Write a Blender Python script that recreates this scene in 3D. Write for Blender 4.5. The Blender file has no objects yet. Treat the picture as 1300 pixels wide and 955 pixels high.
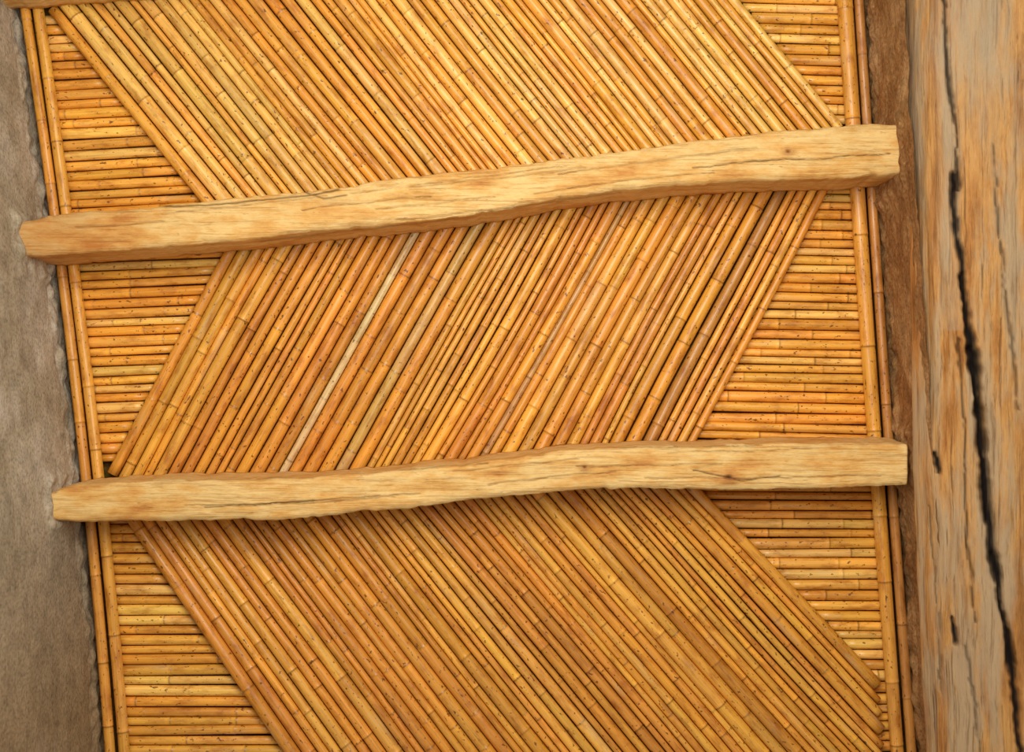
import bpy, math, random
import numpy as np
from mathutils import Vector, noise
random.seed(7); rng=np.random.default_rng(7)
SC=bpy.context.scene; COL=SC.collection
F=50/36*1300; ZCAM=1.5; ZC=ZCAM+2.167; PX=2.167/F      # metres per photo pixel at the cane layer
def P(px,py,z=ZC):
    t=(z-ZCAM)/F
    return Vector(((px-650)*t,(py-477.5)*t,z))
def lin(c):
    return [((v/255+.055)/1.055)**2.4 if v/255>.04045 else v/255/12.92 for v in c]

# ------------------------------------------------------------------ materials
class NT:
    def __init__(s,name):
        s.m=bpy.data.materials.new(name); s.m.use_nodes=True; s.t=s.m.node_tree
        s.b=s.t.nodes['Principled BSDF']
    def n(s,typ,ins=None,**kw):
        nd=s.t.nodes.new(typ)
        for k,v in kw.items(): setattr(nd,k,v)
        for k,v in (ins or {}).items():
            if isinstance(v,bpy.types.NodeSocket): s.t.links.new(v,nd.inputs[k])
            else: nd.inputs[k].default_value=v
        return nd
    def noise(s,vec,scale,detail=4,rough=.55):
        return s.n('ShaderNodeTexNoise',{'Vector':vec,'Scale':scale,'Detail':detail,'Roughness':rough}).outputs['Fac']
    def ramp(s,f,stops):
        r=s.n('ShaderNodeValToRGB',{'Fac':f}); e=r.color_ramp.elements
        while len(e)<len(stops): e.new(.5)
        for x,(p,c) in zip(e,stops):
            x.position=p; x.color=(*c,1) if hasattr(c,'__len__') else (c,c,c,1)
        return r.outputs['Color']
    def mix(s,f,a,b,mode='MIX'):
        m=s.n('ShaderNodeMix',data_type='RGBA',blend_type=mode)
        for i,v in ((0,f),(6,a),(7,b)):
            if isinstance(v,bpy.types.NodeSocket): s.t.links.new(v,m.inputs[i])
            else: m.inputs[i].default_value=v if i==0 else (*v,1)
        return m.outputs[2]
    def mul(s,vec,v):
        return s.n('ShaderNodeVectorMath',{0:vec,1:v},operation='MULTIPLY').outputs[0]
    def warp(s,vec,scale,amt):
        n=s.n('ShaderNodeTexNoise',{'Vector':vec,'Scale':scale,'Detail':2}).outputs['Color']
        return s.n('ShaderNodeVectorMath',{0:n,1:(amt,)*3,2:vec},operation='MULTIPLY_ADD').outputs[0]
    def out(s,col,rough,bump=None,strength=.3,dist=.002,spec=.5):
        s.t.links.new(col,s.b.inputs['Base Color'])
        if isinstance(rough,bpy.types.NodeSocket): s.t.links.new(rough,s.b.inputs['Roughness'])
        else: s.b.inputs['Roughness'].default_value=rough
        s.b.inputs['Specular IOR Level'].default_value=spec
        if bump is not None:
            bp=s.n('ShaderNodeBump',{'Height':bump,'Strength':strength,'Distance':dist})
            s.t.links.new(bp.outputs[0],s.b.inputs['Normal'])
        return s.m
def mat_cane():
    k=NT('dried_cane')
    uv=k.n('ShaderNodeAttribute',attribute_name='cuv').outputs['Vector']
    col=k.n('ShaderNodeAttribute',attribute_name='col').outputs['Color']
    st=k.noise(k.mul(uv,(12,420,31)),1,5,.6)
    bl=k.noise(k.mul(uv,(24,70,17)),1,5,.65)
    c=k.mix(1,col,k.ramp(st,[(.3,.74),(.5,1.0),(.72,1.16)]),'MULTIPLY')
    c=k.mix(1,c,k.ramp(bl,[(.32,(.66,.52,.35)),(.5,(1,1,1)),(.7,(1.06,1.1,1.18))]),'MULTIPLY')
    sp=k.noise(k.mul(uv,(150,220,23)),1,2,.5)
    c=k.mix(k.ramp(sp,[(.645,0),(.70,.82)]),c,lin((84,44,16)))
    gl=k.noise(k.mul(uv,(9,40,7)),1,2,.5)
    c=k.mix(k.ramp(gl,[(.62,0),(.74,.3)]),c,lin((224,194,140)))
    return k.out(c,k.ramp(bl,[(.3,.48),(.7,.27)]),st,.25,.001,.5)
def mat_beam():
    k=NT('hewn_poplar_wood')
    co=k.n('ShaderNodeTexCoord').outputs['Object']; co=k.warp(co,6,.01)
    dk=k.n('ShaderNodeAttribute',attribute_name='dark').outputs['Fac']
    kn=k.n('ShaderNodeAttribute',attribute_name='stain').outputs['Fac']
    g=k.noise(k.mul(co,(9,260,260)),1,6,.68)
    b=k.noise(k.mul(co,(7,20,20)),1,7,.7)
    c=k.ramp(b,[(.32,lin((198,128,58))),(.44,lin((224,170,92))),(.55,lin((236,198,128))),(.64,lin((224,172,94))),(.74,lin((204,144,72)))])
    c=k.mix(1,c,k.ramp(g,[(.3,(.64,.54,.43)),(.47,(1,1,1)),(.7,(1.1,1.1,1.1))]),'MULTIPLY')
    s=k.noise(k.mul(co,(4,300,300)),1,4,.6)
    c=k.mix(k.ramp(s,[(.58,0),(.67,.48)]),c,lin((156,100,46)))
    s3=k.noise(k.mul(co,(60,210,210)),1,3,.55)
    c=k.mix(k.ramp(s3,[(.67,0),(.73,.45)]),c,lin((120,74,36)))
    c=k.mix(kn,c,lin((178,108,48)))
    c=k.mix(dk,c,lin((56,32,14)))
    return k.out(c,.6,g,.8,.004,.3)
def mat_big():
    k=NT('weathered_beam_wood')
    co=k.n('ShaderNodeTexCoord').outputs['Object']; co=k.warp(co,9,.010)
    dk=k.n('ShaderNodeAttribute',attribute_name='dark').outputs['Fac']
    kn=k.n('ShaderNodeAttribute',attribute_name='stain').outputs['Fac']
    g=k.noise(k.mul(co,(250,7,250)),1,8,.72)
    b=k.noise(k.mul(co,(20,4,20)),1,7,.7)
    gr=k.noise(k.mul(co,(20,3,20)),1,7,.7)
    c=k.ramp(b,[(.32,lin((138,88,42))),(.43,lin((182,124,64))),(.53,lin((206,152,86))),(.62,lin((186,132,72))),(.74,lin((150,102,56)))])
    c=k.mix(k.ramp(gr,[(.46,0),(.58,.75)]),c,lin((178,156,124)))
    c=k.mix(1,c,k.ramp(g,[(.34,(.54,.47,.39)),(.47,(1,1,1)),(.66,(1.1,1.1,1.1))]),'MULTIPLY')
    s2=k.noise(k.mul(co,(180,3,180)),1,5,.65)
    c=k.mix(k.ramp(s2,[(.6,0),(.66,.65)]),c,lin((84,52,28)))
    c=k.mix(kn,c,lin((178,158,128)))
    c=k.mix(dk,c,lin((18,10,6)))
    return k.out(c,.7,g,.8,.004,.2)
def mat_mud(name,a,b_,c_,straw,brown=None,fine=1.0):
    k=NT(name)
    co=k.n('ShaderNodeTexCoord').outputs['Object']
    n1=k.noise(co,7,7,.65); n2=k.noise(co,34,5,.58); n3=k.noise(co,200,3,.55)
    c=k.ramp(n1,[(.34,lin(a)),(.5,lin(b_)),(.64,lin(c_))])
    if brown:
        sep=k.n('ShaderNodeSeparateXYZ',{0:co}).outputs['Y']
        ad=k.n('ShaderNodeMath',{0:n1,1:.5,2:sep},operation='MULTIPLY_ADD').outputs[0]
        c=k.mix(k.ramp(ad,[(.4,0),(.72,.8)]),c,lin(brown))
    c=k.mix(1,c,k.ramp(n2,[(.3,1-.2*fine),(.52,1.0),(.7,1+.09*fine)]),'MULTIPLY')
    c=k.mix(1,c,k.ramp(n3,[(.3,1-.3*fine),(.5,1.0),(.7,1+.13*fine)]),'MULTIPLY')
    c=k.mix(k.ramp(n3,[(.66,0),(.72,straw)]),c,lin((220,196,150)))
    return k.out(c,.97,n3,.45,.004,.05)
M_CANE=mat_cane(); M_BEAM=mat_beam(); M_BIG=mat_big()
M_MUDL=mat_mud('grey_mud_plaster',(154,140,114),(174,162,138),(192,182,162),.15,(150,122,84),1.15)
M_MUDR=mat_mud('brown_mud_plaster',(132,90,52),(158,118,74),(178,142,98),.35,None,1.4)
M_BACK=mat_mud('dark_mud_roof',(66,46,16),(88,62,23),(98,86,34),.1)

# ------------------------------------------------------------------ mesh helper
def make(name,verts,faces,mat,attrs=None,smooth=True,rot=0.0):
    v=np.asarray(verts,dtype=float)
    if rot:
        c0=(v.min(0)+v.max(0))/2; v=v-c0; cs,sn=math.cos(-rot),math.sin(-rot)
        v=np.stack([v[:,0]*cs-v[:,1]*sn,v[:,0]*sn+v[:,1]*cs,v[:,2]],1); c=np.zeros(3)
    else: c=(v.min(0)+v.max(0))/2; c0=c
    me=bpy.data.meshes.new(name); me.from_pydata((v-c).tolist(),[],faces); me.update()
    if smooth: me.polygons.foreach_set('use_smooth',[True]*len(me.polygons))
    for k,(typ,val) in (attrs or {}).items():
        a=me.attributes.new(k,typ,'POINT')
        key={'FLOAT':'value','FLOAT_VECTOR':'vector','FLOAT_COLOR':'color'}[typ]
        a.data.foreach_set(key,np.asarray(val,dtype=np.float32).ravel())
    me.materials.append(mat)
    o=bpy.data.objects.new(name,me); o.location=c0; o.rotation_euler=(0,0,rot); COL.objects.link(o)
    return o
def tag(o,label,cat,group=None):
    o['label']=label; o['category']=cat
    if group: o['group']=group
    return o

# ------------------------------------------------------------------ canes
PAL={'honey':(230,165,64),'orange':(218,144,52),'straw':(236,184,90),'brown':(202,130,48),'amber':(225,154,55)}
def cane(pts,r0,r1,tone,special=None,nside=12,fade=1.0,bend=0.0,wig=0.0,wph=0.0):
    """pts: dense world polyline (numpy n x 3) of the cane axis"""
    pts=np.asarray(pts,float); seg=np.linalg.norm(np.diff(pts,axis=0),axis=1); S=np.concatenate([[0],np.cumsum(seg)]); L=S[-1]
    nodes=[]; s=random.uniform(.01,.16)
    while s<L-.006:
        nodes.append(s); s+=random.uniform(.09,.19)
    smp={0.0,L}
    for q in np.arange(.02,L,.025): smp.add(float(q))
    for q in nodes:
        for d in (-.007,-.0035,-.0018,-.0008,0,.0008,.0018,.0035,.007):
            if 0<q+d<L: smp.add(q+d)
    smp=sorted(smp); smp=[smp[0]]+[b for a,b in zip(smp,smp[1:]) if b-a>2e-4]
    base=np.array(lin(PAL[tone] if special is None else special))*(random.uniform(.88,1.09) if special is None else 1)*fade
    ints=[base*np.array([random.uniform(.9,1.07)]*3)*np.array([1,random.uniform(.95,1.05),random.uniform(.86,1.14)]) for _ in range(len(nodes)+1)]
    nst=[random.choice((.3,.48,.66)) for _ in nodes]
    verts=[];col=[];cuv=[];sd=random.uniform(0,40); ph=random.uniform(0,6.28)
    for q in smp:
        c=np.array([np.interp(q,S,pts[:,i]) for i in range(3)])
        a=np.array([np.interp(max(0,q-.01),S,pts[:,i]) for i in range(3)]); b=np.array([np.interp(min(L,q+.01),S,pts[:,i]) for i in range(3)])
        d=(b-a)/np.linalg.norm(b-a); side=np.cross(d,[0,0,1]); side/=np.linalg.norm(side); up=np.cross(side,d)
        ws=np.array([1,0,0]) if abs(d[1])>.3 else np.array([0,1,0])
        c=c+ws*(bend*math.sin(math.pi*q/L)+wig*math.sin(q*11+wph))+up*.0004*math.sin(q*9+ph)
        r=r0+(r1-r0)*q/L; dk=0;lt=0; ni=0
        for i,nq in enumerate(nodes):
            e=q-nq
            if e>0: ni=i+1
            r*=1+.045*math.exp(-(e/.0018)**2)-.035*math.exp(-((e-.004)/.003)**2)
            dk=max(dk,nst[i]*math.exp(-((e-.0012)/.0011)**2)); lt=max(lt,math.exp(-((e+.004)/.003)**2))
        cc=ints[ni]*(1+.14*lt); cc=cc*(1-dk)+np.array(lin((90,48,18)))*dk
        for j in range(nside):
            th=2*math.pi*j/nside
            verts.append(c+r*(math.cos(th)*up+math.sin(th)*side)); col.append((*cc,1)); cuv.append((q,abs(th-math.pi)*r*(1 if th<math.pi else -1)+.1,sd))
    n=len(smp); f=[]
    for i in range(n-1):
        for j in range(nside):
            k=(j+1)%nside; f.append((i*nside+j,i*nside+k,(i+1)*nside+k,(i+1)*nside+j))
    f.append(tuple(range(nside-1,-1,-1))); f.append(tuple((n-1)*nside+j for j in range(nside)))
    dv=pts[-1]-pts[0]
    return make('cane',verts,f,M_CANE,{'col':('FLOAT_COLOR',col),'cuv':('FLOAT_VECTOR',cuv)},rot=math.atan2(dv[1],dv[0]))
ONES='zeroth first second third fourth fifth sixth seventh eighth ninth tenth eleventh twelfth thirteenth fourteenth fifteenth sixteenth seventeenth eighteenth nineteenth'.split()
def ordw(n):
    if n<20: return ONES[n]
    t={2:'twent',3:'thirt',4:'fort'}[n//10]
    return t+'ieth' if n%10==0 else t+'y-'+ONES[n%10]

Yk=[-60,20,140,265,335,480,605,680,780,865,960,1060]
fit=lambda xs,ys=Yk: np.poly1d(np.polyfit(ys,xs,3))
fA=fit([20,36,50,66,79,95,109,118,126,132,139,147])
fB=fit([37,52,66,81,95,111,125,134,143,150,158,166])
Yr=[-60,20,130,245,400,555,640,750,865,960,1060]
fC=fit([1068,1073,1082,1091,1098,1107,1116,1125,1134,1140,1146],Yr)
fD=lambda y: fC(y)+18
def side_cane(fn,y0,y1,r0,r1,tone,label,special=None,fade=1):
    ys=np.linspace(y0,y1,60)
    o=cane([P(fn(y),y) for y in ys],r0*PX,r1*PX,tone,special,fade=fade)
    tag(o,label,'cane')
side_cane(fA,-110,1045,6.3,6.8,'amber','outer of the two long upright canes, running along the left mud wall',(222,152,58))
side_cane(fB,-110,1045,7.2,7.2,'honey','inner of two long upright canes on the left, against short level canes',(228,162,64))
side_cane(fC,-110,1045,10.3,8.2,'honey','thick upright cane on the right, against the ends of level canes',(226,160,62))
side_cane(fD,-110,1045,6,6.5,'brown','thin brownish upright cane beside the brown mud above the big beam',(188,126,58))

# joist outlines traced from the photo
T1=np.array([(14,284),(22,283),(60,273),(100,269),(200,262),(270,253),(350,246),(420,239),(480,229),(560,220),(650,210),(760,195),(860,182),(960,170),(1060,160),(1110,156),(1138,158)],float)
B1=np.array([(14,335),(22,335),(60,335),(130,330),(200,326),(250,322),(330,315),(400,306),(470,300),(540,293),(600,286),(640,279),(700,268),(780,258),(860,250),(960,244),(1060,241),(1138,236)],float)
T2=np.array([(58,618),(75,611),(100,607),(200,602),(300,600),(400,598),(470,592),(540,585),(600,580),(650,573),(710,566),(780,561),(860,560),(960,557),(1060,555),(1148,555)],float)
B2=np.array([(58,660),(100,663),(150,662),(250,661),(330,660),(400,657),(460,650),(520,645),(580,637),(640,630),(700,624),(780,621),(860,622),(960,622),(1060,620),(1148,617)],float)
it=lambda a,x: np.interp(x,a[:,0],a[:,1])
mid1=lambda x:(it(T1,x)+it(B1,x))/2+4
mid2=lambda x:(it(T2,x)+it(B2,x))/2-2
def seen(X,Y):          # how much of this run shows in the photo
    X=np.asarray(X,float); Y=np.asarray(Y,float)
    return (((Y>-6)&(Y<960))&~((Y>it(T1,X)-2)&(Y<it(B1,X)+2))&~((Y>it(T2,X)-2)&(Y<it(B2,X)+2))).sum()

def panel(n,y0,xl0,xr0,y1,xl1,xr1,ylo,yhi,tones,where,group,specials,yref,lastgap=(1,1)):
    w=rng.uniform(.64,1.36,n); w[[0,1,-1]]*=1.1
    wa=w*rng.uniform(.84,1.16,n); wb=w*rng.uniform(.84,1.16,n)
    wa[-1]*=lastgap[0]; wb[-1]*=lastgap[1]
    ca=np.cumsum(wa)-wa/2; cb=np.cumsum(wb)-wb/2
    xa=xl0+(xr0-xl0)*ca/wa.sum(); xb=xl1+(xr1-xl1)*cb/wb.sum()
    ga=wa/wa.sum()*(xr0-xl0); gb=wb/wb.sum()*(xr1-xl1)
    kept=[]
    for i in range(n):
        t=np.linspace(0,1,400); X=xa[i]+(xb[i]-xa[i])*t; Y=y0+(y1-y0)*t
        ok=(Y>=ylo(X))&(Y<=yhi(X))&(X>=fB(Y)+18)&(X<=fC(Y)-19)
        if ok.sum()<12 or seen(X[ok],Y[ok])<6: continue
        ii=np.where(ok)[0]; kept.append((i,t[ii[0]],t[ii[-1]]))
    sp={}
    for x,colr,desc in specials:
        # the thinnest of the canes near this spot
        near=sorted(kept,key=lambda k: abs(xa[k[0]]+(xb[k[0]]-xa[k[0]])*(yref-y0)/(y1-y0)-x))[:2]
        j=min(near,key=lambda k: w[k[0]])[0]; sp[j]=(colr,desc)
    m=len(kept)
    for q,(i,t0,t1) in enumerate(kept):
        dx,dy=xb[i]-xa[i],y1-y0; cs=abs(dy)/math.hypot(dx,dy); rf=random.uniform(.925,.96)
        R=lambda t:min((ga[i]+(gb[i]-ga[i])*t)*cs*rf,22)*.5*PX
        z=ZC+(.0017 if i%2 else -.0012)+random.uniform(-.0003,.0003)
        bd=.009*noise.noise(Vector((i*.09,y0,0))); wg=.0035*noise.noise(Vector((i*.08,y0,7)))
        T=np.linspace(t0,t1,24)
        pts=[P(xa[i]+dx*t,y0+dy*t,z) for t in T]
        flip=random.random()<.5
        if flip: pts=pts[::-1]; ra,rb=R(t1),R(t0)
        else: ra,rb=R(t0),R(t1)
        s=sp.get(i); L=(Vector(pts[-1])-Vector(pts[0])).length
        # the wiggle runs the same way along neighbours whichever end is the butt
        o=cane(pts,ra,rb,random.choice(tones),s[0] if s else None,bend=bd,wig=-wg if flip else wg,wph=-(11*L+i*.08) if flip else i*.08)
        if s: lab=s[1]+' '+where
        else:
            a,b=q+1,m-q
            lab=f"{ordw(a) if a<=b else ordw(b)} slanting cane from the {'left' if a<=b else 'right'} {where}"
        tag(o,lab,'cane',group)
panel(55,-100,-32,859,320,306,1199,lambda x:-60+0*x,lambda x:mid1(x)-9,
      ['straw','honey','honey','straw','honey','amber'],'in the top panel above the upper beam','slanting canes of the top panel',[],100)
panel(48,190,352,1077,640,114,842,lambda x:mid1(x)+9,lambda x:mid2(x)-9,
      ['honey','amber','amber','orange','honey','orange'],'in the middle panel between both beams','slanting canes of the middle panel',
      [(452,(224,190,126),'bleached beige slanting cane'),(505,(206,158,84),'dull greyish slanting cane'),(688,(190,140,74),'darker grey-brown slanting cane'),(868,(186,126,54),'brown stained slanting cane')],460,(1.3,1.1))
panel(51,570,98,841,1040,417,1285,lambda x:mid2(x)+9,lambda x:1010+0*x,
      ['honey','amber','amber','orange','honey','orange'],'in the bottom panel below the lower beam','slanting canes of the bottom panel',[],800)

ZU=ZC+.0195
def rows(ystart,yend,step,xl,xr,tilt,text,group,tones,pivot,far=None):
    y=ystart; k=0; sg=1 if yend>ystart else -1; hid=0
    while (yend-y)*sg>0:
        w=step*random.uniform(.8,1.2); yc=y+sg*w/2; y+=sg*w
        tl=tilt+random.uniform(-.009,.009)
        X=np.linspace(-60,1300,1361); Yl=yc+tl*(X-pivot)
        ok=np.where((X>=xl(Yl))&(X<=xr(Yl)))[0]
        if len(ok)<22: continue
        vis=seen(X[ok],Yl[ok])/len(ok)
        a,b=X[ok[0]],X[ok[-1]]
        pts=[P(x,yc+tl*(x-pivot),ZU+random.uniform(-.0003,.0003)) for x in (a,a+(b-a)/3,a+2*(b-a)/3,b)]
        if vis<.35:
            if k and far and hid<2:
                hid=2; lab=far
            elif not k and not hid:
                hid=1; lab=f"short level cane half hidden behind the {text.split(' ',1)[1].replace('the ','',1)}"
            else: continue
        else:
            k+=1; lab=f'{ordw(k)} short level cane {text}'
        r=w*.5*PX*random.uniform(.93,.98)
        o=cane(pts,r,r*random.uniform(.94,1),random.choice(tones),fade=random.uniform(1.04,1.14))
        tag(o,lab,'cane',group)
lt=['honey','amber','honey','straw','amber']
e1l=lambda y:52+(y-5)*.806+6; e1r=lambda y:940+y*.809-5
e2l=lambda y:282-(y-322)*.53+4; e2r=lambda y:1046-(y-245)*.513-14
e3l=lambda y:160+(y-662)*.68+6; e3r=lambda y:np.minimum(893+(y-625)*.945-6,fC(y)-40)
rows(273,-12,12.3,lambda y:fB(y)-2,e1l,-.055,'above the upper beam, left end of the top panel','level canes, left of the top panel',lt,150)
rows(158,-16,12.5,e1r,lambda y:fC(y)+4,.03,'above the upper beam, right end of the top panel','level canes, right of the top panel',lt,1060)
rows(320,614,12.2,lambda y:fB(y)-2,e2l,-.04,'below the upper beam, left end of the middle panel','level canes, left of the middle panel',lt,150,
     'lowest level cane, half hidden by the lower beam, left end of middle panel')
rows(236,568,11.8,e2r,lambda y:fC(y)+4,.02,'below the upper beam, right end of the middle panel','level canes, right of the middle panel',lt,1060,
     'lowest level cane, half hidden by the lower beam, right end of middle panel')
rows(655,975,12.6,lambda y:fB(y)-2,e3l,-.005,'below the lower beam, left end of the bottom panel','level canes, left of the bottom panel',lt,180)
rows(613,970,12.3,e3r,lambda y:fC(y)+4,.0,'below the lower beam, right end of the bottom panel','level canes, right of the bottom panel',lt,1080)

# ------------------------------------------------------------------ hewn joists
ZT=ZC-.0130; ZB=ZT-.115
def dist_poly(p,poly):
    d=np.full(len(p),1e9)
    for a,b in zip(poly[:-1],poly[1:]):
        a=np.array(a,float);b=np.array(b,float);ab=b-a
        t=np.clip(((p-a)@ab)/(ab@ab),0,1); d=np.minimum(d,np.linalg.norm(p-a-t[:,None]*ab,axis=1))
    return d
def to_px(v):
    t=F/(v[:,2]-ZCAM); return np.stack([v[:,0]*t+650,v[:,1]*t+477.5],1)
def joist(T,B,x0,x1,above,cracks,knots,seed,nsplit=10,endstain=0):
    N=560; nb=44; V=[]; rs=random.Random(seed)
    for i in range(N):
        x=x0+(x1-x0)*i/(N-1); X=P(x,0,ZB).x
        jag=lambda s: 1.9*noise.noise(Vector((x*.03,s,seed)))+1.0*noise.noise(Vector((x*.11,s,seed)))+.9*max(0,noise.noise(Vector((x*.05,s+9,seed)))-.2)*4
        ta,tb=it(T,x)+jag(1),it(B,x)-jag(2)
        if above:   # seen from below its centre: the +Y side is in view
            ya=P(0,ta,ZB).y; yc=P(0,tb,ZT).y; yb=yc-.003; yd=ya+.004
        else:
            yb=P(0,tb,ZB).y; yd=P(0,ta,ZT).y; ya=yd+.003; yc=yb-.004
        sec=[]
        for j in range(nb):
            u=-1+2*j/(nb-1); y=ya+(yb-ya)*(u+1)/2
            sec.append((y,ZB+.006*abs(u)**8-.0008*(1-u*u)))
        for j in range(1,11): s=j/11; sec.append((yb+(yc-yb)*s,ZB+.006+(ZT-ZB-.006)*s))
        for j in range(6): s=j/5; sec.append((yc+(yd-yc)*s,ZT))
        for j in range(1,11): s=j/11; sec.append((yd+(ya-yd)*s,ZT-(ZT-ZB-.006)*s))
        V+= [(X,y,z) for y,z in sec]
    R=nb+26; V=np.array(V)
    px=to_px(V); low=(V[:,2]<ZT-.002)
    dz=np.zeros(len(V)); dy=np.zeros(len(V)); wob=np.zeros((len(V),2))
    for i,v in enumerate(V):
        q=Vector((v[0]*5+seed,v[1]*16,v[2]*16)); q2=Vector((v[0]*20+seed,v[1]*40,v[2]*40)); q3=Vector((v[0]*40+seed,v[1]*110,v[2]*110))
        # adze facets: flat-ish scallops from a cell pattern
        fc=noise.voronoi(Vector((v[0]*9+seed,v[1]*20,v[2]*20)))[0]
        if low[i]:
            dz[i]=.003*noise.noise(q)+.0014*noise.noise(q2)+.0006*noise.noise(q3)-.003*min(fc[1]-fc[0],.45)
        dy[i]=.002*noise.noise(q+Vector((9,3,1)))+.0012*noise.noise(q2+Vector((2,7,1)))+.0008*noise.noise(q3)
        wob[i]=(0,1.8*noise.noise(Vector((v[0]*22,seed,1)))+.7*noise.noise(Vector((v[0]*90,seed,4))))
    dark=np.zeros(len(V)); st=np.zeros(len(V)); und=(np.arange(len(V))%R)<nb+11
    if endstain: st=np.maximum(st,.45*np.exp(-((px[:,0]-40)/endstain)**2))
    cracks=[(p,w,.85) for p,w in cracks]
    for _ in range(nsplit):         # fine drying splits that follow the grain
        xa=rs.uniform(x0+30,x1-300); ln=rs.uniform(110,300); u=rs.uniform(.12,.88); du=rs.uniform(-.05,.05)
        yy=lambda x,u: it(T,x)*(1-u)+it(B,x)*u
        cracks.append(([(xa,yy(xa,u)),(xa+ln/2,yy(xa+ln/2,u+du*.3)),(xa+ln,yy(xa+ln,u+du))],rs.uniform(.65,.85),rs.uniform(.32,.55)))
    for poly,w,amt in cracks:
        d=dist_poly(px+wob,poly); g=np.exp(-(d/w)**2)*und; dark=np.maximum(dark,g*amt); dz+=.003*g*low
    for kx,ky,r in knots:
        d=np.hypot((px[:,0]-kx)/1.6,px[:,1]-ky); st=np.maximum(st,.7*np.exp(-(d/r)**2)*und)
        dark=np.maximum(dark,.9*np.exp(-(d/(r*.3))**2)*und); dz+=und*low*(-.004*np.exp(-(d/r)**2)+.005*np.exp(-(d/(r*.35))**2))
    V[:,2]+=dz; V[:,1]+=dy; V[:,2]=np.minimum(V[:,2],ZT)
    f=[]
    for i in range(N-1):
        for j in range(R):
            k=(j+1)%R; f.append((i*R+j,(i+1)*R+j,(i+1)*R+k,i*R+k))
    f.append(tuple(range(R))); f.append(tuple((N-1)*R+j for j in range(R-1,-1,-1)))
    return make('joist',V,f,M_BEAM,{'dark':('FLOAT',np.clip(dark,0,1)),'stain':('FLOAT',np.clip(st,0,1))})
o=joist(T1,B1,8,1144,True,
  [([(150,259),(230,262),(330,254),(400,246),(430,240)],1.1),([(380,240),(412,252),(440,247)],.9),
   ([(880,214),(960,205),(1060,200),(1130,196)],.8)],
  [(1000,193,5)],3.1,10,110)
tag(o,'upper rough hewn wooden beam, wider, rising to the right between the cane panels','beam','roof beams across the canes')
o=joist(T2,B2,44,1152,False,
  [([(880,598),(940,610),(990,606)],.9),([(260,643),(330,640),(400,636)],.8)],
  [(925,606,9),(742,594,4.5)],8.7)
tag(o,'lower rough hewn wooden beam, slimmer and wavy, with a small knot','beam','roof beams across the canes')
B3=np.array([(-25,12),(60,7),(150,0),(300,-14),(600,-42),(1130,-92)],float); T3=B3-np.array([0,78.0])
o=joist(T3,B3,-30,1130,True,[],[],14.2)
tag(o,'beam in the top left corner, mostly cut off by the photo edge','beam','roof beams across the canes')

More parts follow.
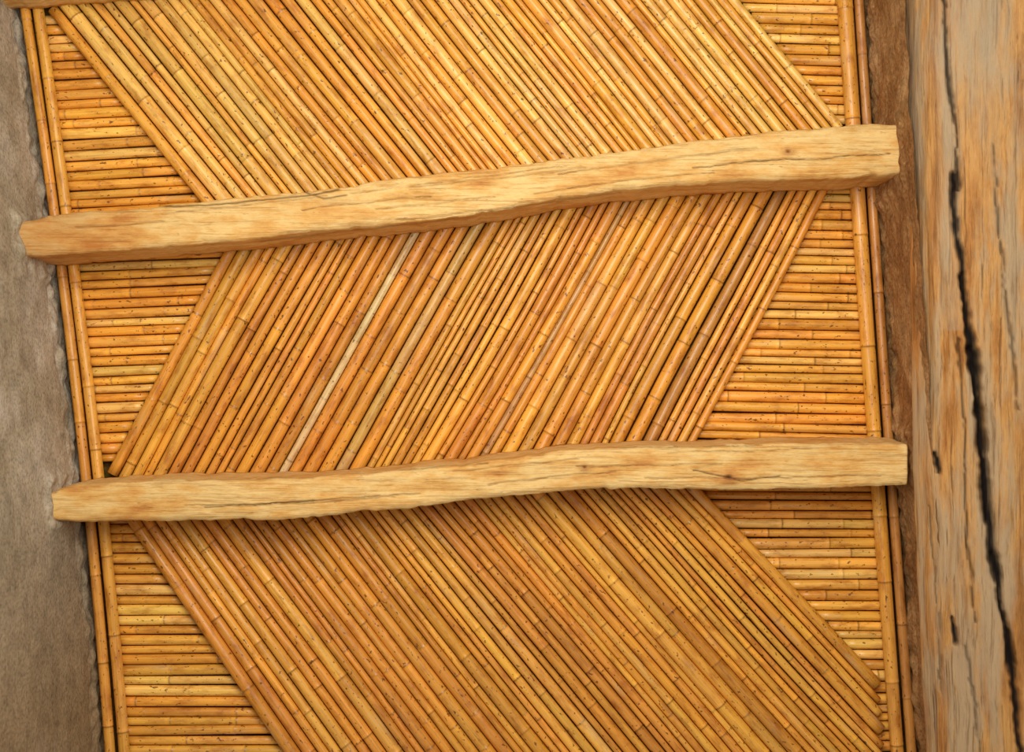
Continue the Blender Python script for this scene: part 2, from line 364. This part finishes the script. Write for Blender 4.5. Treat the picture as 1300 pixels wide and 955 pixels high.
# ------------------------------------------------------------------ big beam on the right
def big_beam():
    Ls=np.array([(-200,1138),(0,1141),(120,1143),(200,1146),(400,1153),(500,1154),(600,1153),(750,1158),(865,1164),(955,1169),(1150,1178)],float)
    Es=np.array([(-200,1196),(0,1200),(110,1203),(200,1210),(340,1213),(480,1222),(640,1230),(865,1246),(1150,1262)],float)
    ys=np.linspace(-190,1130,560); zt=ZC-.135; zb=ZC-.255; nv=150
    V=[]
    for y in ys:
        xl=np.interp(y,Ls[:,0],Ls[:,1]); xe=np.interp(y,Es[:,0],Es[:,1])
        A=P(xl,y,zt); E=P(xe,y,zb+.03)
        Y=(y-477.5)*(ZC-.2-ZCAM)/F
        ctrl=[(A.x+.03,zt+.012),(A.x,zt),(A.x+(E.x-A.x)*.4-.004,zt-.05),(E.x-.006,zb+.03),(E.x+.03,zb+.008),(E.x+.10,zb),(E.x+.22,zb+.004),(E.x+.31,zb+.04)]
        c=np.array(ctrl); s=np.concatenate([[0],np.cumsum(np.linalg.norm(np.diff(c,axis=0),axis=1))])
        q=np.linspace(0,s[-1],nv); xx=np.interp(q,s,c[:,0]); zz=np.interp(q,s,c[:,1])
        ker=np.ones(11)/11
        xs=np.convolve(np.pad(xx,5,'edge'),ker,'valid'); zs=np.convolve(np.pad(zz,5,'edge'),ker,'valid')
        sec=list(zip(xs,zs))+[(E.x+.35,zb+.08),(E.x+.34,zt),(E.x+.28,zt+.012),(E.x+.12,zt+.012)]
        V+=[(x,Y,z) for x,z in sec]
    R=nv+4; V=np.array(V); px=to_px(V)
    dark=np.zeros(len(V)); st=np.zeros(len(V)); dx=np.zeros(len(V)); dz=np.zeros(len(V)); wob=np.zeros(len(V)); wmod=np.zeros(len(V))
    for i,v in enumerate(V):
        q=Vector((v[0]*14,v[1]*3.2,v[2]*14)); q2=Vector((v[0]*50,v[1]*8,v[2]*50)); q3=Vector((v[0]*130,v[1]*20,v[2]*130))
        dx[i]=.004*noise.noise(q)+.003*noise.noise(q2)+.0015*noise.noise(q3); dz[i]=.006*noise.noise(q+Vector((5,5,5)))+.004*noise.noise(q2+Vector((5,1,5)))+.002*noise.noise(q3+Vector((1,5,0)))
        wob[i]=4*noise.noise(Vector((v[1]*7,2,0)))+2.4*noise.noise(Vector((v[1]*28,7,0)))+1.8*noise.noise(Vector((v[1]*90,3,0)))
        wmod[i]=max(.5,.85+.8*noise.noise(Vector((v[1]*11,8,0)))+.5*noise.noise(Vector((v[1]*50,v[0]*8,5))))
    pw=px.copy(); pw[:,0]+=wob
    cr=[([(1211,220),(1216,300),(1224,350),(1232,420),(1240,480),(1248,560),(1256,640),(1265,730),(1275,800),(1283,870),(1292,960),(1300,1100)],4.6,.010,1),
        ([(1236,450),(1243,520),(1250,600),(1255,660)],8,.012,1),
        ([(1222,350),(1232,430),(1238,470),(1242,520)],5.2,.010,1),
        ([(1264,710),(1272,780),(1280,840)],7,.008,1),
        ([(1196,-60),(1200,40),(1204,110),(1212,170),(1216,240)],3,.008,.9),
        ([(1215,430),(1219,520),(1226,620),(1234,720),(1238,790)],1.9,.004,.75),
        ([(1178,640),(1190,760),(1196,880)],1.5,.003,.5),
        ([(1262,180),(1270,300),(1283,430),(1292,520)],2,.004,.65),
        ([(1225,820),(1236,900),(1242,960)],1.6,.003,.6),
        ([(1185,575),(1189,600)],4,.008,1),([(1208,785),(1214,815)],5,.010,1)]
    vis=(np.arange(len(V))%R)<nv
    for poly,w,dep,amt in cr:
        d=dist_poly(pw,poly)
        g=np.exp(-(d/(w*wmod))**4)*vis; dark=np.maximum(dark,g*amt); dx+=dep*.2*g; dz+=dep*g
    d=np.hypot((px[:,0]-1245),(px[:,1]-40)*.3); st=np.maximum(st,.6*np.exp(-(d/34)**2))
    d=np.abs(px[:,0]-np.interp(px[:,1],Es[:,0],Es[:,1])+8); st=np.maximum(st,.4*np.exp(-(d/12)**2)*(px[:,1]<420))
    V[:,0]+=dx; V[:,2]+=dz; N=len(ys); f=[]
    for i in range(N-1):
        for j in range(R):
            k=(j+1)%R; f.append((i*R+j,i*R+k,(i+1)*R+k,(i+1)*R+j))
    f.append(tuple(range(R-1,-1,-1))); f.append(tuple((N-1)*R+j for j in range(R)))
    o=make('timber_lintel',V,f,M_BIG,{'dark':('FLOAT',np.clip(dark,0,1)),'stain':('FLOAT',np.clip(st,0,1))})
    tag(o,'massive weathered timber with a long dark split along the right edge','beam')
big_beam()

# ------------------------------------------------------------------ mud walls and the roof above
def wall(name,line,sgn,zlow,mat,amp,seed,ends,rough):
    ys=np.linspace(-190,1130,440); zs=np.concatenate([np.linspace(ZC+.055,ZC-.55,170),np.linspace(ZC-.6,zlow,10)]) if zlow<ZC-.6 else np.linspace(ZC+.055,zlow,90)
    V=[]
    for z in zs:
        for y in ys:
            p=P(line(y),y,ZC); q=Vector((p.y*5,z*5,seed)); q2=Vector((p.y*22,z*22,seed)); q3=Vector((p.y*80,z*80,seed))
            d=amp*(noise.noise(q)*.6+rough*(.3*noise.noise(q2)+.12*noise.noise(q3)))
            for ya,yb in ends:      # mud packed round the beam ends
                ey=max(ya-p.y,0,p.y-yb); ez=max(ZB-z,0,z-ZT)
                e=math.hypot(ey,ez); rag=max(0,1+1.3*noise.noise(q3*.7)+1.1*noise.noise(q2*1.5))
                d+=.0048*rag*math.exp(-((e-.006)/.014)**2)
            dep=ZC-z
            if dep<.03: d+=.006*noise.noise(q3*.7)+.004*noise.noise(q2)
            V.append((p.x-sgn*d,p.y,z))
    n=len(ys); f=[]
    for i in range(len(zs)-1):
        for j in range(n-1):
            a=(i*n+j,i*n+j+1,(i+1)*n+j+1,(i+1)*n+j); f.append(a if sgn<0 else a[::-1])
    o=make(name,V,f,mat); o['kind']='structure'; return o
Yw=lambda y:P(0,y,ZB).y
wall('wall_left',lambda y:fA(y)-13.5,-1,0.0,M_MUDL,.006,2.0,[(Yw(283),Yw(332)),(Yw(618),Yw(660))],.8)
wall('wall_right',lambda y:fD(y)+9.5,1,ZC-.19,M_MUDR,.007,6.0,[(Yw(158),Yw(232)),(Yw(560),Yw(617))],1.6)
a=P(-60,-200); b=P(1420,1140)
zb=ZC+.034; g=40; V=[];f=[]
for i in range(g+1):
    for j in range(g+1):
        x=a.x+(b.x-a.x)*i/g; y=a.y+(b.y-a.y)*j/g
        V.append((x,y,zb+.006*abs(noise.noise(Vector((x*20,y*20,0))))))
for i in range(g):
    for j in range(g): f.append((i*(g+1)+j,i*(g+1)+j+1,(i+1)*(g+1)+j+1,(i+1)*(g+1)+j))
o=make('ceiling',V,f,M_BACK); o['kind']='structure'

# ------------------------------------------------------------------ light and camera
w=bpy.data.worlds.new('World'); SC.world=w; w.use_nodes=True
bg=w.node_tree.nodes['Background']; bg.inputs[0].default_value=(1,.96,.9,1); bg.inputs[1].default_value=.33
def area(name,loc,target,size,power,colr,spread=180):
    l=bpy.data.lights.new(name,'AREA'); l.shape='DISK'; l.size=size; l.energy=power; l.color=colr; l.spread=math.radians(spread)
    ob=bpy.data.objects.new(name,l); COL.objects.link(ob); ob.location=loc
    ob.rotation_euler=(Vector(target)-Vector(loc)).to_track_quat('-Z','Y').to_euler()
area('daylight',(.0,-.46,2.15),(.0,-.16,ZC),.95,25,(1,.96,.9))
cam=bpy.data.cameras.new('camera'); co=bpy.data.objects.new('camera',cam); COL.objects.link(co)
co.location=(0,0,ZCAM); co.rotation_euler=(math.pi,0,0); cam.lens=50; cam.sensor_width=36; cam.sensor_fit='HORIZONTAL'
cam.dof.use_dof=True; cam.dof.focus_distance=2.14; cam.dof.aperture_fstop=4.5
SC.camera=co
SC.view_settings.view_transform='Standard'
